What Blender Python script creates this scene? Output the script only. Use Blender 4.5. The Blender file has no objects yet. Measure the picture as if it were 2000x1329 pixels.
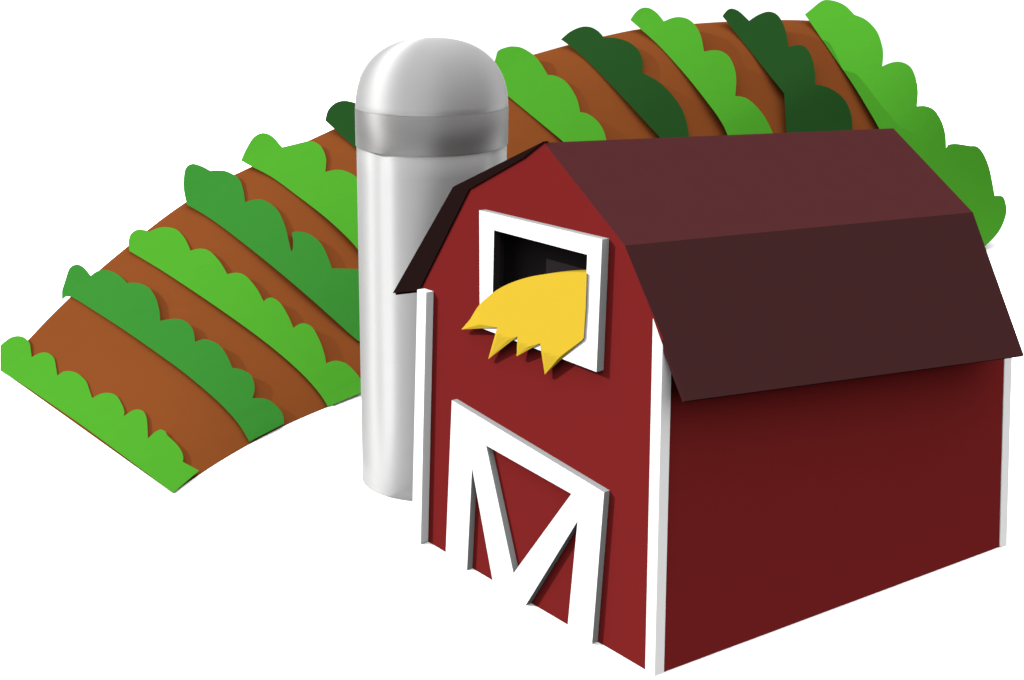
import bpy, bmesh, math
import numpy as np
from mathutils import Vector
from mathutils.bvhtree import BVHTree
from mathutils.geometry import delaunay_2d_cdt

# ------------------------------------------------------------------ scene
S = bpy.context.scene
COL = S.collection
F = 2048.0            # focal length in photo pixels
CX, HY = 1000.0, 150.0
CAMZ = 8.4
CAM = Vector((0, 0, CAMZ))

def ray(x, y):
    return Vector(((x - CX) / F, 1.0, -(y - HY) / F))

def on_plane(x, y, p, n):
    d = ray(x, y)
    return CAM + d * ((p - CAM).dot(n) / d.dot(n))

def on_ground(x, y, z=0.0):
    return on_plane(x, y, Vector((0, 0, z)), Vector((0, 0, 1)))

# ------------------------------------------------------------------ materials
def lin(c):
    c /= 255.0
    return c / 12.92 if c <= 0.04045 else ((c + 0.055) / 1.055) ** 2.4

def mat(name, rgb, rough=0.9, metallic=0.0, spec=0.0, var=0.03, scale=3.0, stretch=(1, 1, 1), bump=0.0, brushed=0.0):
    m = bpy.data.materials.new(name)
    m.use_nodes = True
    nt = m.node_tree
    b = nt.nodes['Principled BSDF']
    b.inputs['Roughness'].default_value = rough
    b.inputs['Metallic'].default_value = metallic
    b.inputs['Specular IOR Level'].default_value = spec
    tc = nt.nodes.new('ShaderNodeTexCoord')
    mp = nt.nodes.new('ShaderNodeMapping')
    mp.inputs['Scale'].default_value = stretch
    nz = nt.nodes.new('ShaderNodeTexNoise')
    nz.inputs['Scale'].default_value = scale
    nz.inputs['Detail'].default_value = 5
    mx = nt.nodes.new('ShaderNodeMix')
    mx.data_type = 'RGBA'
    mx.inputs[6].default_value = tuple(c * (1 - var) for c in rgb) + (1,)
    mx.inputs[7].default_value = tuple(min(1, c * (1 + var)) for c in rgb) + (1,)
    nt.links.new(tc.outputs['Object'], mp.inputs['Vector'])
    nt.links.new(mp.outputs['Vector'], nz.inputs['Vector'])
    nt.links.new(nz.outputs['Fac'], mx.inputs[0])
    nt.links.new(mx.outputs[2], b.inputs['Base Color'])
    if brushed:
        tg = nt.nodes.new('ShaderNodeTangent')
        tg.direction_type = 'RADIAL'
        tg.axis = 'Z'
        b.inputs['Anisotropic'].default_value = brushed
        b.inputs['Anisotropic Rotation'].default_value = 0.25
        nt.links.new(tg.outputs['Tangent'], b.inputs['Tangent'])
    if bump:
        bp = nt.nodes.new('ShaderNodeBump')
        bp.inputs['Strength'].default_value = bump
        nt.links.new(nz.outputs['Fac'], bp.inputs['Height'])
        nt.links.new(bp.outputs['Normal'], b.inputs['Normal'])
    return m

def alb(rgb, e):
    """base colour of a thing that shows as rgb under irradiance e"""
    return tuple(min(0.97, lin(c) / e) for c in rgb)

EF, EP = 1.87, 3.0      # daylight on the gable and on the plants
M_RED = mat('red_barn_paint', alb((134, 39, 39), EF * 0.99), var=0.02)
M_TRIM = mat('white_trim_paint', (0.66, 0.66, 0.66), var=0.01)
M_EDGE = mat('shaded_board_edge', (0.27, 0.27, 0.272), var=0.01)  # shade on the edges of the white boards, put into the colour
M_FASCIA = mat('dark_fascia_paint', alb((38, 24, 23), EF), var=0.02)
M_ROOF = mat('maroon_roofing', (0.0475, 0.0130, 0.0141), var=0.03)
M_ROOF_LOW = mat('shaded_maroon_roofing', (0.0335, 0.0114, 0.0119), var=0.03)  # the maroon roofing again, darkened as shade for the lower slopes
M_DARK = mat('loft_darkness', alb((35, 31, 32), 0.9), var=0.02)  # darkness of the unlit loft and its reveals, painted near black
M_HAY = mat('golden_hay', alb((246, 207, 61), EF * 1.05), var=0.02, scale=8, stretch=(1, 1, 5))
M_SOIL = mat('brown_field_soil', alb((152, 84, 41), 3.05), var=0.03, scale=1.2)
M_LIGHT = mat('light_green_leaves', alb((88, 182, 51), EP), var=0.03, scale=2)
M_MID = mat('mid_green_leaves', alb((64, 151, 57), EP), var=0.03, scale=2)
M_DEEP = mat('dark_green_leaves', alb((43, 90, 41), EP * 1.06), var=0.03, scale=2)
M_GROUND = mat('white_ground', (0.965, 0.965, 0.965), var=0.005)
M_STEEL = mat('galvanised_steel', (0.31, 0.31, 0.313), rough=0.86, brushed=0.9, metallic=1.0, spec=0.5, var=0.02)
M_BAND = mat('dark_steel_band', (0.18, 0.178, 0.178), rough=0.7, brushed=0.9, metallic=1.0, spec=0.5, var=0.02)
M_DOME = mat('dome_steel', (0.30, 0.30, 0.302), rough=0.72, brushed=0.8, metallic=1.0, spec=0.5, var=0.02)

# ------------------------------------------------------------------ object helpers
def empty(name, loc, label, cat, group=None):
    o = bpy.data.objects.new(name, None)
    o.location = loc
    o.empty_display_size = 0.3
    COL.objects.link(o)
    o['label'] = label
    o['category'] = cat
    if group:
        o['group'] = group
    return o

def mesh_obj(name, verts, faces, mats, parent=None, mi=None, smooth=False, origin=None):
    root = parent
    off = Vector((0, 0, 0))
    while root is not None:
        off += root.location
        root = root.parent
    if parent is None and origin is not None:
        off = Vector(origin)
    me = bpy.data.meshes.new(name)
    me.from_pydata([tuple(Vector(v) - off) for v in verts], [], faces)
    if not isinstance(mats, (list, tuple)):
        mats = [mats]
    for m in mats:
        me.materials.append(m)
    if mi:
        for p, k in zip(me.polygons, mi):
            p.material_index = k
    bm = bmesh.new()
    bm.from_mesh(me)
    bmesh.ops.recalc_face_normals(bm, faces=bm.faces)
    bm.to_mesh(me)
    bm.free()
    if smooth:
        for p in me.polygons:
            p.use_smooth = True
    me.update()
    o = bpy.data.objects.new(name, me)
    COL.objects.link(o)
    if parent is not None:
        o.parent = parent
    elif origin is not None:
        o.location = origin
    return o

def inside(p, loop):
    c = False
    n = len(loop)
    for i in range(n):
        ax, ay = loop[i]; bx, by = loop[(i + 1) % n]
        if (ay > p[1]) != (by > p[1]) and p[0] < (bx - ax) * (p[1] - ay) / (by - ay) + ax:
            c = not c
    return c

def cdt(loops, extra=()):
    """triangulate closed 2-D loops (first outer, others holes)"""
    vs, es, fs = [], [], []
    for lp in loops:
        k = len(vs)
        vs += [Vector(p) for p in lp]
        n = len(lp)
        es += [(k + i, k + (i + 1) % n) for i in range(n)]
        fs.append([k + i for i in range(n)])
    vs += [Vector(p) for p in extra]
    if len(loops) == 1:
        r = delaunay_2d_cdt(vs, [], fs, 1, 1e-4)
        return r[0], r[2]
    r = delaunay_2d_cdt(vs, es, [], 0, 1e-4)
    keep = []
    for f in r[2]:
        c = sum((r[0][i] for i in f), Vector((0, 0))) / len(f)
        if inside(c, loops[0]) and not any(inside(c, h) for h in loops[1:]):
            keep.append(f)
    return r[0], keep

def prism(name, loops, P, N, back, mats, parent, side_mats=None):
    """a solid plate: photo outlines laid on the plane (P, N), thickened by the vector back.
    side_mats gives one material index per loop for the edge faces."""
    tv, tf = cdt(loops)
    fr = [on_plane(v.x, v.y, P, N) for v in tv]
    n = len(fr)
    verts = fr + [v + back for v in fr]
    faces = [tuple(f) for f in tf] + [tuple(n + i for i in reversed(f)) for f in tf]
    mi = [0] * len(faces)
    for li, lp in enumerate(loops):
        k = len(verts)
        pts = [on_plane(x, y, P, N) for x, y in lp]
        m = len(pts)
        verts += pts + [p + back for p in pts]
        for i in range(m):
            j = (i + 1) % m
            faces.append((k + i, k + j, k + m + j, k + m + i))
            mi.append(side_mats[li] if side_mats else 0)
    o = mesh_obj(name, verts, faces, mats, parent, mi)
    bm = bmesh.new()
    bm.from_mesh(o.data)
    bmesh.ops.remove_doubles(bm, verts=bm.verts, dist=1e-4)
    bmesh.ops.recalc_face_normals(bm, faces=bm.faces)
    bm.to_mesh(o.data)
    bm.free()
    return o

def slab(name, quad, thick, m, parent):
    """a flat board: four corners and a thickness vector"""
    q = [Vector(v) for v in quad]
    n = len(q)
    verts = q + [v + thick for v in q]
    faces = [tuple(range(n)), tuple(reversed(range(n, 2 * n)))]
    faces += [(i, (i + 1) % n, n + (i + 1) % n, n + i) for i in range(n)]
    return mesh_obj(name, verts, faces, m, parent)

# ------------------------------------------------------------------ camera, light
cam = bpy.data.cameras.new('camera')
cam.sensor_fit = 'HORIZONTAL'
cam.sensor_width = 36
cam.lens = F / 2000 * 36
cam.shift_y = (HY - 664.5) / 2000
cam.clip_end = 5000
co = bpy.data.objects.new('camera', cam)
co.location = CAM
co.rotation_euler = (math.radians(90), 0, 0)
COL.objects.link(co)
S.camera = co

# ------------------------------------------------------------------ ground
g = 1800
gr = mesh_obj('ground', [(-g, -200, -0.01), (g, -200, -0.01), (g, 2 * g, -0.01), (-g, 2 * g, -0.01)], [(0, 1, 2, 3)], M_GROUND)
gr['kind'] = 'structure'

# ------------------------------------------------------------------ barn geometry
K = on_ground(1279.2, 1319.3)            # near corner of the barn on the ground
A = on_ground(839, 1060)                 # far left corner of the gable
B = on_ground(1953, 1068)                # far corner of the long side
fd = (A - K).normalized()                # along the gable to the left
sd = (B - K).normalized()                # along the side to the back
UP = Vector((0, 0, 1))
nF = fd.cross(UP)
if nF.y > 0: nF = -nF                    # outward normal of the gable
nS = sd.cross(UP)
if nS.x < 0: nS = -nS                    # outward normal of the side
LEN = (B - K).length
def FP(d): return K + nF * d             # a point of the plane d metres in front of the gable

barn = empty('barn', (K + A) / 2 * 1.0 + Vector((0, 0, 0)),
             'red wooden barn with maroon gambrel roof, white corner trim and a big white framed door', 'barn')

def gp(x, y, d=0.0): return on_plane(x, y, FP(d), nF)

ridge = gp(1062, 279)
brkR = gp(1220, 480)
eaveR = gp(1338, 784)
brkL = gp(885, 365)
eaveL = gp(767, 573)
# the right roof, its far corners laid on the planes through the near ones
nUp = (brkR - ridge).cross(sd).normalized()
nLo = (eaveR - brkR).cross(sd).normalized()
ridgeB = on_plane(1745, 251, ridge, nUp)
brkB = on_plane(1900, 415, brkR, nUp)
eaveB = on_plane(2000, 695, brkR, nLo)
if nUp.z < 0: nUp = -nUp
if nLo.z < 0: nLo = -nLo

# gable wall with the loft opening
WIN_IN = [(965, 450), (1147, 498), (1140, 665), (962, 597)]
gable = [(833, 1056.5), (1279.2, 1319.3), (1292, 664), (1220, 480), (1062, 279), (1020, 311), (916, 371), (818, 569), (827, 572)]
hole = [(x + 9, y) for x, y in WIN_IN]
prism('front_wall', [gable, hole], FP(0), nF, -nF * 0.12, [M_RED, M_DARK], barn, [0, 1])
# side wall, its top on the roof's underside
def roof_z(p, drop=0.07):
    return brkR.z - (nLo.x * (p.x - brkR.x) + nLo.y * (p.y - brkR.y)) / nLo.z - drop
k0 = K + sd * 0.002
b0 = B.copy()
m0 = K + sd * (LEN - 0.75)
wb = on_plane(1962, 655, K, nS)
slab('side_wall', [k0, b0, wb, Vector((m0.x, m0.y, roof_z(m0))), Vector((k0.x, k0.y, roof_z(k0)))], -nS * 0.12, M_RED, barn)
# left and rear walls (out of sight from the photo's side)
aL = A + sd * 0.13
bL = A + sd * LEN
zL = eaveL.z + 0.15
slab('left_wall', [aL, bL, bL + UP * zL, aL + UP * zL], fd * -0.12, M_RED, barn)
sh = sd * (LEN - 0.9)
rp = [A + sh + fd * -0.13, K + sh + fd * 0.16, Vector(((K + sh + fd * .16).x, (K + sh + fd * .16).y, roof_z(K + sh + fd * .16))),
      brkR + sh - UP * 0.16, ridge + sh - UP * 0.16, brkL + sh - UP * 0.16 - fd * .1, A + sh + UP * zL - fd * 0.13]
slab('rear_wall', rp, sd * 0.12, M_RED, barn)

# roof panels
e = sd * 0.003
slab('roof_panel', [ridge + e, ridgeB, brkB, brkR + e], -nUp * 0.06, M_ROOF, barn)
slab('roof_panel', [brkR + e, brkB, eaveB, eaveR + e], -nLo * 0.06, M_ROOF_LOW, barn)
RL = (ridgeB - ridge).length
nUL = (brkL - ridge).cross(sd).normalized()
if nUL.z < 0: nUL = -nUL
nLL = (eaveL - brkL).cross(sd).normalized()
if nLL.z < 0: nLL = -nLL
e2 = sd * 0.05
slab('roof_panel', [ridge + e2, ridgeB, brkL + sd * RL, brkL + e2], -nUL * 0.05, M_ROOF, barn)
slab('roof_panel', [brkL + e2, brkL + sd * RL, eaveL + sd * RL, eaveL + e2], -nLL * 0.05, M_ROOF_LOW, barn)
# dark barge board along the left verge
prism('barge_board', [[(1062, 276.5), (885, 365), (767, 573), (818, 568), (916, 370), (1022, 309)]], FP(0.03), nF, -nF * 0.12, [M_FASCIA], barn)

# corner trims
prism('corner_trim', [[(815, 566), (832.5, 571.5), (822, 1062), (804, 1053)]], FP(0.16), nF, -nF * 0.159, [M_TRIM], barn)
def nd(x, y): return gp(x, y, 0.006)
pf = [nd(1275.2, 622), gp(1294, 675, 0.004), nd(1278.6, 1328.5), nd(1260, 1309)]
pb = [p + sd * 0.165 for p in pf]
pb[0] = pb[0] - UP * 0.18
pb[1] = pb[1] - UP * 0.12
mesh_obj('corner_trim', pf + pb, [(0, 1, 2, 3), (7, 6, 5, 4)] + [(i, (i + 1) % 4, 4 + (i + 1) % 4, 4 + i) for i in range(4)], M_TRIM, barn)
prism('corner_trim', [[(1962.5, 690), (1977, 688), (1966, 1069.5), (1953, 1068)]], K + nS * 0.015, nS, -nS * 0.16, [M_TRIM], barn)
q0 = bL + fd * 0.02
slab('corner_trim', [q0, q0 + sd * .12, q0 + sd * .12 + UP * zL, q0 + UP * zL], -fd * 0.16, M_TRIM, barn)

# loft window: white frame with shade-grey edges, opening darkened by colour
win = prism('window_frame', [[(936, 411), (1176, 468), (1165, 727), (937, 640)], WIN_IN], FP(0.145), nF, -nF * 0.144,
            [M_TRIM, M_EDGE, M_DARK], barn, [1, 2])
# added five sided box, the loft's darkness put into its colour
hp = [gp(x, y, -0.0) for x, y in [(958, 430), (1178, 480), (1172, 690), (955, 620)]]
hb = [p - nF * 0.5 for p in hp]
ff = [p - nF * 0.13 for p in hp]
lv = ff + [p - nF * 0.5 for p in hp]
mesh_obj('loft_dark_box', lv, [(4, 5, 6, 7)] + [(i, (i + 1) % 4, 4 + (i + 1) % 4, 4 + i) for i in range(4)], M_DARK, barn)

# big door: red leaf, white M shaped frame with shade-grey edges
dth = 0.118
outer = [(882.5, 782), (1180, 962), (1156.5, 1257), (1131, 1243), (1108, 1229), (1128, 1018), (1026.5, 1183), (995, 1164), (963.5, 1142), (922, 914), (912, 1116), (893, 1104), (870, 1090)]
tri = [(949.5, 870.5), (1116, 965), (1003, 1120)]
leaf = [(890, 800), (1186, 975), (1165, 1253.8), (876, 1083)]
door = prism('door', [leaf], FP(0.004), nF, -nF * 0.003, [M_RED], barn)
prism('door_frame', [outer, tri], FP(dth), nF, -nF * (dth - 0.0045), [M_TRIM, M_EDGE], door, [1, 1])

# ------------------------------------------------------------------ hay
def catmull(pts, step=6.0):
    out = []
    n = len(pts)
    for i in range(n - 1):
        p0 = pts[max(0, i - 1)]; p1 = pts[i]; p2 = pts[i + 1]; p3 = pts[min(n - 1, i + 2)]
        d = math.dist(p1, p2)
        m = max(1, int(d / step))
        for k in range(m):
            t = k / m
            out.append(tuple(0.5 * ((2 * p1[a]) + (-p0[a] + p2[a]) * t + (2 * p0[a] - 5 * p1[a] + 4 * p2[a] - p3[a]) * t * t
                       + (-p0[a] + 3 * p1[a] - 3 * p2[a] + p3[a]) * t ** 3) for a in (0, 1)))
    out.append(tuple(pts[-1]))
    return out

def poly_dist(p, loop):
    best = 1e9
    n = len(loop)
    for i in range(n):
        ax, ay = loop[i]; bx, by = loop[(i + 1) % n]
        dx, dy = bx - ax, by - ay
        L = dx * dx + dy * dy
        t = 0 if L == 0 else max(0, min(1, ((p[0] - ax) * dx + (p[1] - ay) * dy) / L))
        d = math.hypot(p[0] - ax - t * dx, p[1] - ay - t * dy)
        best = min(best, d)
    return best

def grid_inside(loop, st, margin):
    xs = [p[0] for p in loop]; ys = [p[1] for p in loop]
    out = []
    y = min(ys) + st / 2
    r = 0
    while y < max(ys):
        x = min(xs) + st / 2 + (st / 2 if r % 2 else 0)
        while x < max(xs):
            if inside((x, y), loop) and poly_dist((x, y), loop) > margin:
                out.append((x, y))
            x += st
        y += st * 0.87
        r += 1
    return out

def pillow(name, loop, front_of, back_of, m, parent, st=10.0, origin=None):
    """solid from a closed outline: front_of / back_of give the 3-D point of (x, y, distance to the rim)"""
    ext = grid_inside(loop, st, st * 0.45)
    tv, tf = cdt([loop], ext)
    n = len(tv)
    rim = [poly_dist((v.x, v.y), loop) for v in tv]
    fr = [front_of(v.x, v.y, r) for v, r in zip(tv, rim)]
    bk = [back_of(v.x, v.y, r) for v, r in zip(tv, rim)]
    verts = list(fr)
    idx = []
    for i in range(n):
        if (bk[i] - fr[i]).length < 1e-5:
            idx.append(i)
        else:
            idx.append(len(verts)); verts.append(bk[i])
    faces = [tuple(f) for f in tf] + [tuple(idx[i] for i in reversed(f)) for f in tf if any(idx[i] != i for i in f)]
    # walls where the rim has thickness
    cnt = {}
    for f in tf:
        for a, b in zip(f, list(f[1:]) + [f[0]]):
            cnt[(a, b)] = 1
    for (a, b) in list(cnt):
        if (b, a) not in cnt and (idx[a] != a or idx[b] != b):
            q = [b, a, idx[a], idx[b]]
            q2 = []
            for v in q:
                if v not in q2: q2.append(v)
            if len(q2) > 2: faces.append(tuple(q2))
    return mesh_obj(name, verts, faces, m, parent, origin=origin)

top = catmull([(901, 644), (919, 623), (921, 620)], 8)[:-1] + catmull([(921, 619), (935, 597), (950, 583), (970, 567), (1000, 552), (1040, 540), (1085, 534.5), (1120, 533.5), (1146, 534)], 7)
hay_loop = [(901, 644)] + top[1:] + [(1144, 600), (1140, 660), (1138, 664), (1064, 732), (1054.5, 671), (1009, 696.5), (1010.5, 657.5), (953.5, 702), (971, 640)]
FRAME_OUT = [(936, 411), (1176, 468), (1165, 727), (937, 640)]
def hay_d(x, y):
    # lies over the sill, its tips falling back towards the wall below
    if inside((x, y), FRAME_OUT): return 0.15
    return 0.15 - 0.11 * min(1.0, poly_dist((x, y), FRAME_OUT) / 75.0)
def hay_f(x, y, r):
    return gp(x, y, hay_d(x, y))
def hay_b(x, y, r):
    if inside((x + 4, y), WIN_IN) and inside((x - 4, y), WIN_IN) and poly_dist((x, y), WIN_IN) > 5:
        return hay_f(x, y, r) - nF * 0.4
    return gp(x, y, hay_d(x, y) - 0.003)
def hay_front(x, y, r):
    return gp(x, y, hay_d(x, y) + 0.03)
hay = pillow('hay_pile', hay_loop, hay_front, hay_b, M_HAY, None, 7.0, origin=gp(1060, 640, 0.15))
hay['label'] = 'golden yellow hay spilling out of the white framed loft window'
hay['category'] = 'hay'

# ------------------------------------------------------------------ silo
silo_c = Vector(((844 - CX) / F * 22.2, 22.2, 0))
silo = empty('silo', silo_c, 'tall silver metal grain silo with domed top beside the barn', 'silo')
R0, R1, ZT = 1.46, 1.60, 7.80
NS = 240
ADDED_GROOVE = 0.035
def silo_r(z): return R0 + (R1 - R0) * z / ZT
def ring(r, z, tilt, k):
    a = 2 * math.pi * k / NS
    deg = math.degrees(a)
    for c in (57, 137, 237, 323):         # four shallow upright grooves, added to band the light on the metal
        r *= 1 - ADDED_GROOVE * min(1.0, max(0.0, (z - 0.15) / 1.6)) * math.exp(-(((deg - c + 180) % 360 - 180) / 9.0) ** 2)
    x, y = r * math.sin(a), -r * math.cos(a)
    return silo_c + Vector((x, y, z + tilt * y / R1))
def lathe(name, prof, m, parent, cap=True, smooth=True):
    verts, faces = [], []
    for (r, z, t) in prof:
        for k in range(NS):
            verts.append(ring(r, z, t, k))
    for i in range(len(prof) - 1):
        for k in range(NS):
            k2 = (k + 1) % NS
            faces.append((i * NS + k, i * NS + k2, (i + 1) * NS + k2, (i + 1) * NS + k))
    faces.append(tuple(range(NS)))
    faces.append(tuple(range((len(prof) - 1) * NS, len(prof) * NS)))
    o = mesh_obj(name, verts, faces, m, parent)
    for p in o.data.polygons:
        p.use_smooth = len(p.vertices) == 4
    return o
TILT = 0.17
zb = 7.0
zt = 7.78
lathe('tank', [(silo_r(zb * i / 14), zb * i / 14, TILT * max(0, i - 7) / 7) for i in range(15)], M_STEEL, silo)
ADDED_GROOVE = 0.0
lathe('band', [(R1 + 0.004, zb, TILT), (R1 + 0.02, zt, TILT)], M_BAND, silo)
ADDED_GROOVE = 0.0
dp = []
HD = 1.44
for i in range(25):
    a = math.pi / 2 * i / 24
    rr = (R1 + 0.012) * (max(0.0, math.cos(a)) ** 0.83)
    dp.append((max(rr, 0.01), zt + 0.003 + HD * math.sin(a) ** 0.9, TILT * (1 - i / 24)))
lathe('dome', dp, M_DOME, silo)

# ------------------------------------------------------------------ hill
def interp(x, xs, ys):
    if x <= xs[0]: return ys[0]
    for i in range(len(xs) - 1):
        if x <= xs[i + 1]:
            t = (x - xs[i]) / (xs[i + 1] - xs[i])
            return ys[i] + (ys[i + 1] - ys[i]) * t
    return ys[-1]

def smooth_interp(x, xs, ys):
    """monotone cubic through the points"""
    n = len(xs)
    if x <= xs[0]: return ys[0]
    if x >= xs[-1]: return ys[-1]
    sl = [(ys[i + 1] - ys[i]) / (xs[i + 1] - xs[i]) for i in range(n - 1)]
    tg = [sl[0]] + [0 if sl[i - 1] * sl[i] <= 0 else 2 * sl[i - 1] * sl[i] / (sl[i - 1] + sl[i]) for i in range(1, n - 1)] + [sl[-1]]
    i = max(k for k in range(n - 1) if xs[k] <= x)
    h = xs[i + 1] - xs[i]
    t = (x - xs[i]) / h
    return ((2 * t ** 3 - 3 * t * t + 1) * ys[i] + (t ** 3 - 2 * t * t + t) * h * tg[i]
            + (-2 * t ** 3 + 3 * t * t) * ys[i + 1] + (t ** 3 - t * t) * h * tg[i + 1])

CREST = [(2, 724), (20, 702), (55, 664.5), (94, 623), (138, 580), (195, 527), (250, 481), (290, 448.5), (328, 419.5), (365, 394), (410, 367),
         (455, 343), (490, 326.5), (540, 303), (596, 278), (655, 251), (740, 215), (820, 183), (900, 152), (985, 122), (1042, 107), (1110, 88),
         (1180, 71), (1250, 57), (1300, 51.5), (1358, 46.5), (1412, 43), (1470, 40.5), (1530, 39.3), (1565, 40), (1590, 42), (1612, 46), (1640, 70)]
DEP = [(2, 30.0), (55, 31.6), (138, 33.2), (250, 36), (365, 38.5), (490, 41), (655, 44.5), (820, 48), (1042, 53), (1250, 58), (1412, 62), (1590, 66), (1640, 66.5)]
LOW = [(338, 963.5), (372, 939), (420, 907), (487, 867.5), (560, 829.5), (640, 795), (711, 766.5), (800, 737), (950, 692), (1150, 640), (1400, 580), (1650, 530), (1905, 488)]
MAP = [(2, 338), (138, 487), (252, 640), (365, 800), (478, 950), (640, 1100), (975, 1350), (1232, 1540), (1412, 1690), (1590, 1860), (1640, 1905)]
hv, hf = [], []
NSH, NT, NB = 150, 36, 5
for i in range(NSH + 1):
    u = i / NSH
    cx = 2 + (1640 - 2) * u
    cy = smooth_interp(cx, *zip(*CREST))
    d = smooth_interp(cx, *zip(*DEP))
    C = CAM + ray(cx, cy) * d
    lx = smooth_interp(cx, *zip(*MAP))
    ly = smooth_interp(lx, *zip(*LOW))
    L = on_ground(lx, ly)
    zc = max(C.z, 0.0)
    for j in range(NT + 1):
        t = j / NT
        p = L.lerp(C, t)
        p.z = zc * (1 - (1 - t) ** 1.7)
        hv.append(p)
    back = Vector((C.x - L.x, C.y - L.y, 0)).normalized()
    for j in range(1, NB + 1):
        t = j / NB
        p = C + back * (t * (zc * 1.3 + 0.05))
        p.z = zc * (1 - t) - 0.3 * t
        hv.append(p)
W = NT + NB + 1
for i in range(NSH):
    for j in range(W - 1):
        hf.append((i * W + j, (i + 1) * W + j, (i + 1) * W + j + 1, i * W + j + 1))
# far end face down to the ground
k = len(hv)
for j in range(W):
    p = hv[NSH * W + j].copy(); p.z = -0.3; p += Vector((0.6, 0.2, 0))
    hv.append(p)
for j in range(W - 1):
    hf.append((NSH * W + j, k + j, k + j + 1, NSH * W + j + 1))
hill = mesh_obj('hill', hv, hf, M_SOIL, smooth=True)
hill['kind'] = 'structure'
bvh = BVHTree.FromPolygons([tuple(v) for v in hv], hf)

def hill_depth(x, y):
    d = ray(x, y)
    h = bvh.ray_cast(CAM, d.normalized())
    return None if h[0] is None else h[0].y

# ------------------------------------------------------------------ crop rows
def resample(pts, step):
    out = [pts[0]]
    for a, b in zip(pts, pts[1:]):
        n = max(1, int(math.dist(a, b) / step))
        for k in range(1, n + 1):
            t = k / n
            out.append((a[0] + (b[0] - a[0]) * t, a[1] + (b[1] - a[1]) * t))
    return out

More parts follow.
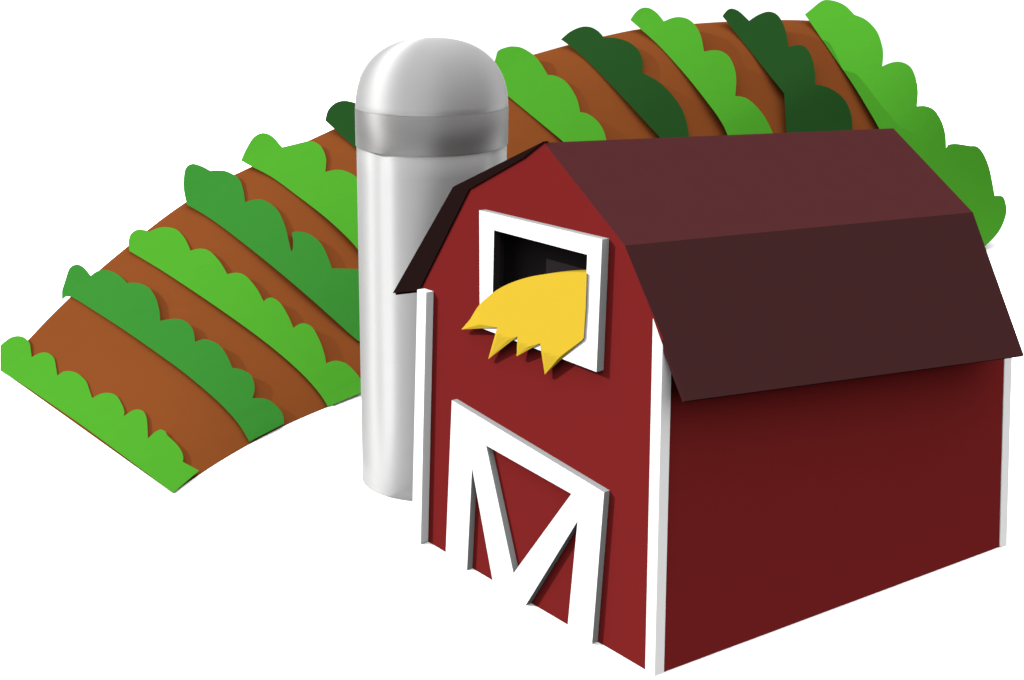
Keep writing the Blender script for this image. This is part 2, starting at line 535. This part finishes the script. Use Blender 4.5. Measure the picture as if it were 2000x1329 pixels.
ROWS = [
 # label, material, base line (from the crest down), the bumps (each from notch to notch)
 ('light green row of bushes along the bottom left edge of the hill', M_LIGHT,
  [(1, 724), (56, 759.5), (150, 824), (240, 890), (338, 963.5)],
  [[(0.5, 675), (20, 660), (37, 656.5), (50, 661), (58, 671), (60, 685), (62, 698)],
   [(62, 698), (75, 691), (87, 688.5), (98, 692), (106, 701), (109, 716), (112, 734)],
   [(112, 734), (123, 726.5), (136, 725), (152, 730), (168, 745), (174, 761), (180, 778)],
   [(180, 778), (195, 770), (211, 767.5), (227, 773), (238, 790), (243, 805), (242, 813)],
   [(242, 813), (257, 803), (269, 800), (280, 804), (286, 816), (288, 836), (289, 857)],
   [(289, 857), (303, 844), (315, 839), (323, 843), (327, 851), (345, 868), (356, 885), (358, 897), (357, 902), (373, 911), (389, 919.5)]]),
 ('mid green row of bushes, second from the left end of the hill', M_MID,
  [(121, 586), (138, 580), (190, 611), (244, 646), (300, 685), (363, 731), (426, 785), (464, 826), (487, 863)],
  [[(121, 568), (128, 546), (136, 524), (148, 517), (158, 519), (168, 527), (177, 539)],
   [(177, 539), (190, 530), (205, 527.5), (222, 532), (236, 541), (248, 553)],
   [(248, 553), (268, 553), (290, 562), (304, 582), (311, 607), (313, 627)],
   [(313, 627), (330, 624), (348, 623), (365, 630), (377, 645), (381, 668)],
   [(381, 668), (393, 664), (403, 663), (426, 673), (442, 693), (454, 719)],
   [(454, 719), (471, 722), (490, 733), (497, 753), (496, 769), (493, 778)],
   [(493, 778), (521, 780), (543, 796), (553, 812), (555, 828)]]),
 ('light green row of seven bushes, third from the left end of the hill', M_LIGHT,
  [(252.5, 490.5), (315, 528), (391, 578), (466, 630), (530, 678), (580, 721), (612, 754), (632, 780), (640, 795)],
  [[(252.5, 490), (251, 473), (255, 458), (265, 450), (275, 448.5), (284, 450), (291, 453)],
   [(291, 453), (308, 446), (325, 444), (345, 449), (361, 466), (372, 490)],
   [(372, 490), (389, 486), (408, 490), (428, 510), (444, 536)],
   [(444, 536), (460, 533), (478, 538), (500, 562), (514.6, 589)],
   [(514.6, 589), (522, 583), (530, 581.5), (545, 590), (560, 612), (573, 641)],
   [(573, 641), (583, 634), (595, 632), (610, 640), (624, 665), (633, 690), (637, 710)],
   [(637, 710), (648, 706), (659, 705), (677, 711), (695, 728), (708, 747), (714, 764)]]),
 ('mid green row of bushes with a narrow gap, ending behind the silo', M_MID,
  [(365, 400), (409, 426), (466, 468), (541, 528), (616, 592), (689.6, 658), (706.5, 669), (760, 700)],
  [[(364.5, 398), (359.5, 375), (358.5, 353), (362, 330), (370, 322), (377, 320), (394, 325), (411, 334)],
   [(411, 334), (424, 333), (443, 335), (466, 349), (475, 372), (478.5, 395)],
   [(478.5, 395), (499.6, 390), (518, 392.5), (541, 409.5), (556, 439.6), (563.5, 470), (568, 488.5), (570, 492)],
   [(570, 492), (572, 485), (572.3, 470), (571, 455), (584, 453), (605, 458), (627.5, 477), (642, 507), (648, 524.6)],
   [(648, 524.6), (672.6, 525), (706, 527), (740, 538), (770, 570), (785, 640), (780, 690)]]),
 ('light green row of bushes running down to the left side of the silo', M_LIGHT,
  [(470.6, 314), (490.5, 325), (532, 347), (578.6, 381), (635, 424.5), (680, 466), (702, 491.5), (740, 540)],
  [[(470.6, 314), (481, 291), (496, 268), (513.5, 260), (531.6, 266.5), (551, 288)],
   [(551, 288), (574, 282.5), (597, 277), (612.5, 277), (627.5, 287), (636, 306), (637, 319), (635.4, 336)],
   [(635.4, 336), (657.6, 332), (676, 335), (699, 348), (730, 378), (755, 430), (765, 500)]]),
 ('dark green bush on the crest, half hidden behind the left side of the silo', M_DEEP,
  [(635, 235.7), (666, 264), (698, 293), (760, 350)],
  [[(635, 235.7), (640.6, 216), (654, 202), (671, 197), (688, 199.5), (697, 203), (730, 218), (765, 270), (785, 330)]]),
 ('light green row of bushes starting right behind the silo dome', M_LIGHT,
  [(955, 155), (996, 191), (1048, 234), (1100, 277), (1160, 330)],
  [[(955, 142), (967, 117.5), (972.5, 100), (990, 92.5), (1002.5, 91), (1020, 94), (1041, 107), (1055, 122.5), (1070, 147)],
   [(1070, 147), (1085, 148.5), (1105, 160), (1120, 180), (1129, 200), (1133, 219.5)],
   [(1133, 219.5), (1147.5, 222.5), (1165, 235), (1177.5, 252.5), (1184.5, 274), (1190, 300), (1192, 325)]]),
 ('dark green row with a straight lower edge, between two light green rows', M_DEEP,
  [(1095.5, 77.5), (1109.5, 87.5), (1140, 113), (1190, 163), (1240, 216), (1289, 269), (1340, 325)],
  [[(1095.5, 77.5), (1112.5, 63), (1130, 54.5), (1144, 52), (1157.5, 54.5), (1170, 62.5), (1179, 73)],
   [(1179, 73), (1205, 75), (1227.5, 82.5), (1245, 96), (1254.5, 115), (1255.5, 130), (1254, 142.5)],
   [(1254, 142.5), (1285, 159), (1310, 182.5), (1330, 210), (1340, 235), (1346, 267), (1352, 300), (1362, 325)]]),
 ('light green row of four bushes standing between two dark green rows', M_LIGHT,
  [(1231, 39.5), (1250, 56), (1290, 92.5), (1340, 148), (1377.5, 195), (1405, 232.5), (1421, 264), (1440, 320)],
  [[(1231, 39.5), (1240, 26), (1250, 17.5), (1261, 15), (1272.5, 18), (1285, 27.5), (1296.5, 42)],
   [(1296.5, 42), (1312.5, 35.5), (1326, 33.5), (1342.5, 37), (1357.5, 49), (1369, 71), (1375, 101)],
   [(1375, 101), (1394, 98.5), (1410, 101), (1425, 112.5), (1435, 135), (1438, 157.5), (1436, 188)],
   [(1436, 188), (1455, 191), (1474, 205), (1493, 228), (1509, 260), (1518, 290), (1524, 320)]]),
 ('dark green row nearest the right end, its lower edge bending straight down', M_DEEP,
  [(1411, 32), (1470, 106), (1531.6, 183), (1536, 259), (1539, 320)],
  [[(1411, 32), (1419.5, 21), (1429, 17), (1442, 21.5), (1453, 31), (1463, 41)],
   [(1463, 41), (1481.6, 29), (1502, 23), (1519, 30), (1530.5, 49), (1537, 71.5), (1540, 92)],
   [(1540, 92), (1557, 88.5), (1572, 91.5), (1585, 111), (1591.5, 139), (1592, 164.5)],
   [(1592, 164.5), (1621, 173), (1647, 192), (1662, 222), (1665, 254), (1666, 290), (1664, 320)]]),
 ('tall light green row at the right end of the hill behind the barn roof', M_LIGHT,
  [(1572, 28.6), (1624.5, 105), (1666, 165.5), (1696, 214.5), (1717, 251), (1770, 350), (1820, 430), (1875, 500)],
  [[(1572, 28.6), (1585, 18), (1598, 7), (1607, 1.5), (1617, 0), (1636, 4), (1653, 13), (1668.5, 29)],
   [(1668.5, 29), (1692, 39.5), (1713, 62), (1723, 90), (1725, 109), (1723, 130)],
   [(1723, 130), (1741, 122.6), (1760, 121.5), (1779, 132), (1790, 158), (1793, 181), (1791, 208)],
   [(1791, 208), (1805, 207), (1824, 214.5), (1839, 237), (1846.5, 263), (1848, 289)],
   [(1848, 289), (1852, 283), (1865, 281), (1881, 283), (1896.6, 285.5), (1907, 286), (1920, 299), (1933, 331), (1943, 382.6)],
   [(1943, 382.6), (1959, 384), (1964, 397), (1966, 412), (1961, 432.6), (1948, 457), (1923, 482), (1900, 500)]]),
]

def build_row(label, m, base, bumps):
    bs = resample(base, 5.0) if ('bending' in label) else catmull(base, 5.0)
    dep = []
    foot = 'bottom left edge' in label          # this row stands on the ground at the hill's foot
    for (x, y) in bs:
        dep.append(on_ground(x, y).y if foot else hill_depth(x, y + 1.5))
    # every point of the row's face is measured along the row (u) and, following the
    # hill's contour direction, up from the base line (v)
    EX = (0.89, -0.46)
    ax, ay = bs[0]
    L = math.dist(bs[0], bs[-1])
    ux, uy = (bs[-1][0] - ax) / L, (bs[-1][1] - ay) / L
    def uv(x, y):
        v = ((x - ax) * -uy + (y - ay) * ux) / (EX[0] * -uy + EX[1] * ux)
        return ((x - EX[0] * v - ax) * ux + (y - EX[1] * v - ay) * uy) / L, v
    tab = [uv(x, y) for (x, y) in bs]
    tu = [t[0] for t in tab]
    for k in range(1, len(tu)): tu[k] = max(tu[k], tu[k - 1] + 1e-5)
    tv_ = [t[1] for t in tab]
    for _ in range(60):
        tv_ = [tv_[0]] + [(tv_[i - 1] + 2 * tv_[i] + tv_[i + 1]) / 4 for i in range(1, len(tv_) - 1)] + [tv_[-1]]
    hit = [(u, d) for u, d in zip(tu, dep) if d is not None]
    u_a, u_b = hit[0][0], hit[-1][0]
    # one smooth curve of depth along the row, everywhere just in front of the slope
    co_ = np.polyfit([h[0] for h in hit], [h[1] for h in hit], 3 if len(hit) > 20 else 1)
    sl_a = float(np.polyval(np.polyder(co_), u_a)); sl_b = float(np.polyval(np.polyder(co_), u_b))
    def along(u):
        if u < u_a: return float(np.polyval(co_, u_a)) + sl_a * (u - u_a)
        if u > u_b: return float(np.polyval(co_, u_b)) + sl_b * (u - u_b)
        return float(np.polyval(co_, u))
    sh = max(along(u) - d for u, d in hit)
    def split(x, y):
        u, v = uv(x, y)
        return along(u) - sh - 0.1, max(0.0, v - interp(u, tu, tv_))
    # how far the bushes can lean back without sinking into the slope
    lim = []
    for b in bumps:
        for (x, y) in catmull(b, 8.0):
            h = hill_depth(x, y)
            d, v = split(x, y)
            if h is not None and v > 12:
                lim.append((uv(x, y)[0], max(0.0, min(0.03, (h - d - 0.05) / v))))
    lo = min([l for u, l in lim if u < 0.45], default=0.01)
    hi = min([l for u, l in lim if u > 0.85], default=lo)
    def lean_of(u): return lo + (hi - lo) * max(0.0, min(1.2, (u - 0.2) / 0.8))
    k = min([1.0] + [l / max(1e-6, lean_of(u)) for u, l in lim]) * 0.92
    def depth(x, y):
        d, v = split(x, y)
        return d + k * lean_of(uv(x, y)[0]) * v
    # where each notch meets the base line
    cut = [0]
    for b in bumps[:-1]:
        nx, ny = b[-1]
        i = min(range(cut[-1] + 2, len(bs) - 2), key=lambda k: (bs[k][0] - nx) ** 2 + (bs[k][1] - ny) ** 2)
        cut.append(i)
    cut.append(len(bs) - 1)
    mid = bs[len(bs) // 2]
    rt = CAM + ray(*mid) * depth(*mid)
    row = empty('crop_row', rt, label, 'crop row', 'rows of crops on the hill')
    thick = 0.028 * depth(*mid)
    for i, b in enumerate(bumps):
        top = catmull(b, 5.0)
        bot = bs[cut[i]:cut[i + 1] + 1]
        left = resample([bot[0], top[0]], 5.0)      # shared with the bush before
        right = resample([bot[-1], top[-1]], 5.0)   # shared with the next bush
        loop = left[:-1] + top + right[::-1][1:] + bot[::-1][1:-1]
        clean = []
        for p in loop:
            if not clean or math.dist(p, clean[-1]) > 0.3:
                clean.append(p)
        if math.dist(clean[0], clean[-1]) < 0.3: clean.pop()
        def fr(x, y, r): return CAM + ray(x, y) * depth(x, y)
        def bk(x, y, r):
            if r < 0.05: return fr(x, y, r)
            s = min(1.0, r / 26.0)
            return CAM + ray(x, y) * (depth(x, y) + thick * (1 - (1 - s) ** 2) ** 0.5)
        pillow('bush', clean, fr, bk, m, row, 11.0)
    return row

# the rows run on to the foot of the hill behind the silo and the barn
MORE = {3: [(800, 735)], 4: [(800, 620), (860, 716)], 5: [(850, 462), (930, 575), (1000, 674)],
        6: [(1225, 415), (1285, 510), (1330, 592)], 7: [(1410, 425), (1450, 500), (1480, 558)],
        8: [(1482, 410), (1515, 490), (1540, 548)], 9: [(1570, 415), (1600, 490), (1615, 532)]}
for k, add in MORE.items():
    base, bumps = ROWS[k][2], ROWS[k][3]
    for (x, y) in add:
        px, py = base[-1]
        n0 = bumps[-1][-1]
        n1 = (x + 44, y - 34)
        mx_, my_ = (n0[0] + n1[0]) / 2, (n0[1] + n1[1]) / 2
        if (x, y) == add[-1]: n1 = (x + 52, y - 14)
        bumps.append([n0, (n0[0] * .75 + n1[0] * .25 + 14, n0[1] * .75 + n1[1] * .25 - 9), (mx_ + 22, my_ - 12),
                      (n0[0] * .25 + n1[0] * .75 + 16, n0[1] * .25 + n1[1] * .75 - 6), n1])
        base.append((x, y))
for r in ROWS:
    build_row(*r)

# ------------------------------------------------------------------ light
# the sun stands low on the left, a little in front of the gable
sun_dir = (nF * 0.655 + fd * 0.575 + UP * 0.47).normalized()
sl = bpy.data.lights.new('sun', 'SUN')
sl.energy = 2.25
sl.angle = math.radians(0.5)
sl.color = (1.0, 0.99, 0.97)
so = bpy.data.objects.new('sun', sl)
so.rotation_euler = sun_dir.to_track_quat('Z', 'Y').to_euler()
so.location = (-20, 5, 30)
COL.objects.link(so)

w = bpy.data.worlds.new('World')
S.world = w
w.use_nodes = True
bg = w.node_tree.nodes['Background']
bg.inputs['Color'].default_value = (1, 1, 1, 1)
bg.inputs['Strength'].default_value = 1.0
# a bright overcast sky: white at the horizon, about three times brighter overhead
wn = w.node_tree
tc = wn.nodes.new('ShaderNodeTexCoord')
sx = wn.nodes.new('ShaderNodeSeparateXYZ')
ma = wn.nodes.new('ShaderNodeMath'); ma.operation = 'MAXIMUM'; ma.inputs[1].default_value = 0.0
mb = wn.nodes.new('ShaderNodeMath'); mb.operation = 'MULTIPLY_ADD'
mb.inputs[1].default_value = 1.05
mb.inputs[2].default_value = 0.58
wn.links.new(tc.outputs['Generated'], sx.inputs[0])
wn.links.new(sx.outputs['Z'], ma.inputs[0])
wn.links.new(ma.outputs[0], mb.inputs[0])
wn.links.new(mb.outputs[0], bg.inputs['Strength'])

S.view_settings.view_transform = 'Standard'
S.view_settings.look = 'None'
S.view_settings.gamma = 1
S.view_settings.exposure = 1.0
S.render.film_transparent = False
S.cycles.max_bounces = 4
S.cycles.diffuse_bounces = 0
S.cycles.glossy_bounces = 3
S.cycles.use_denoising = True
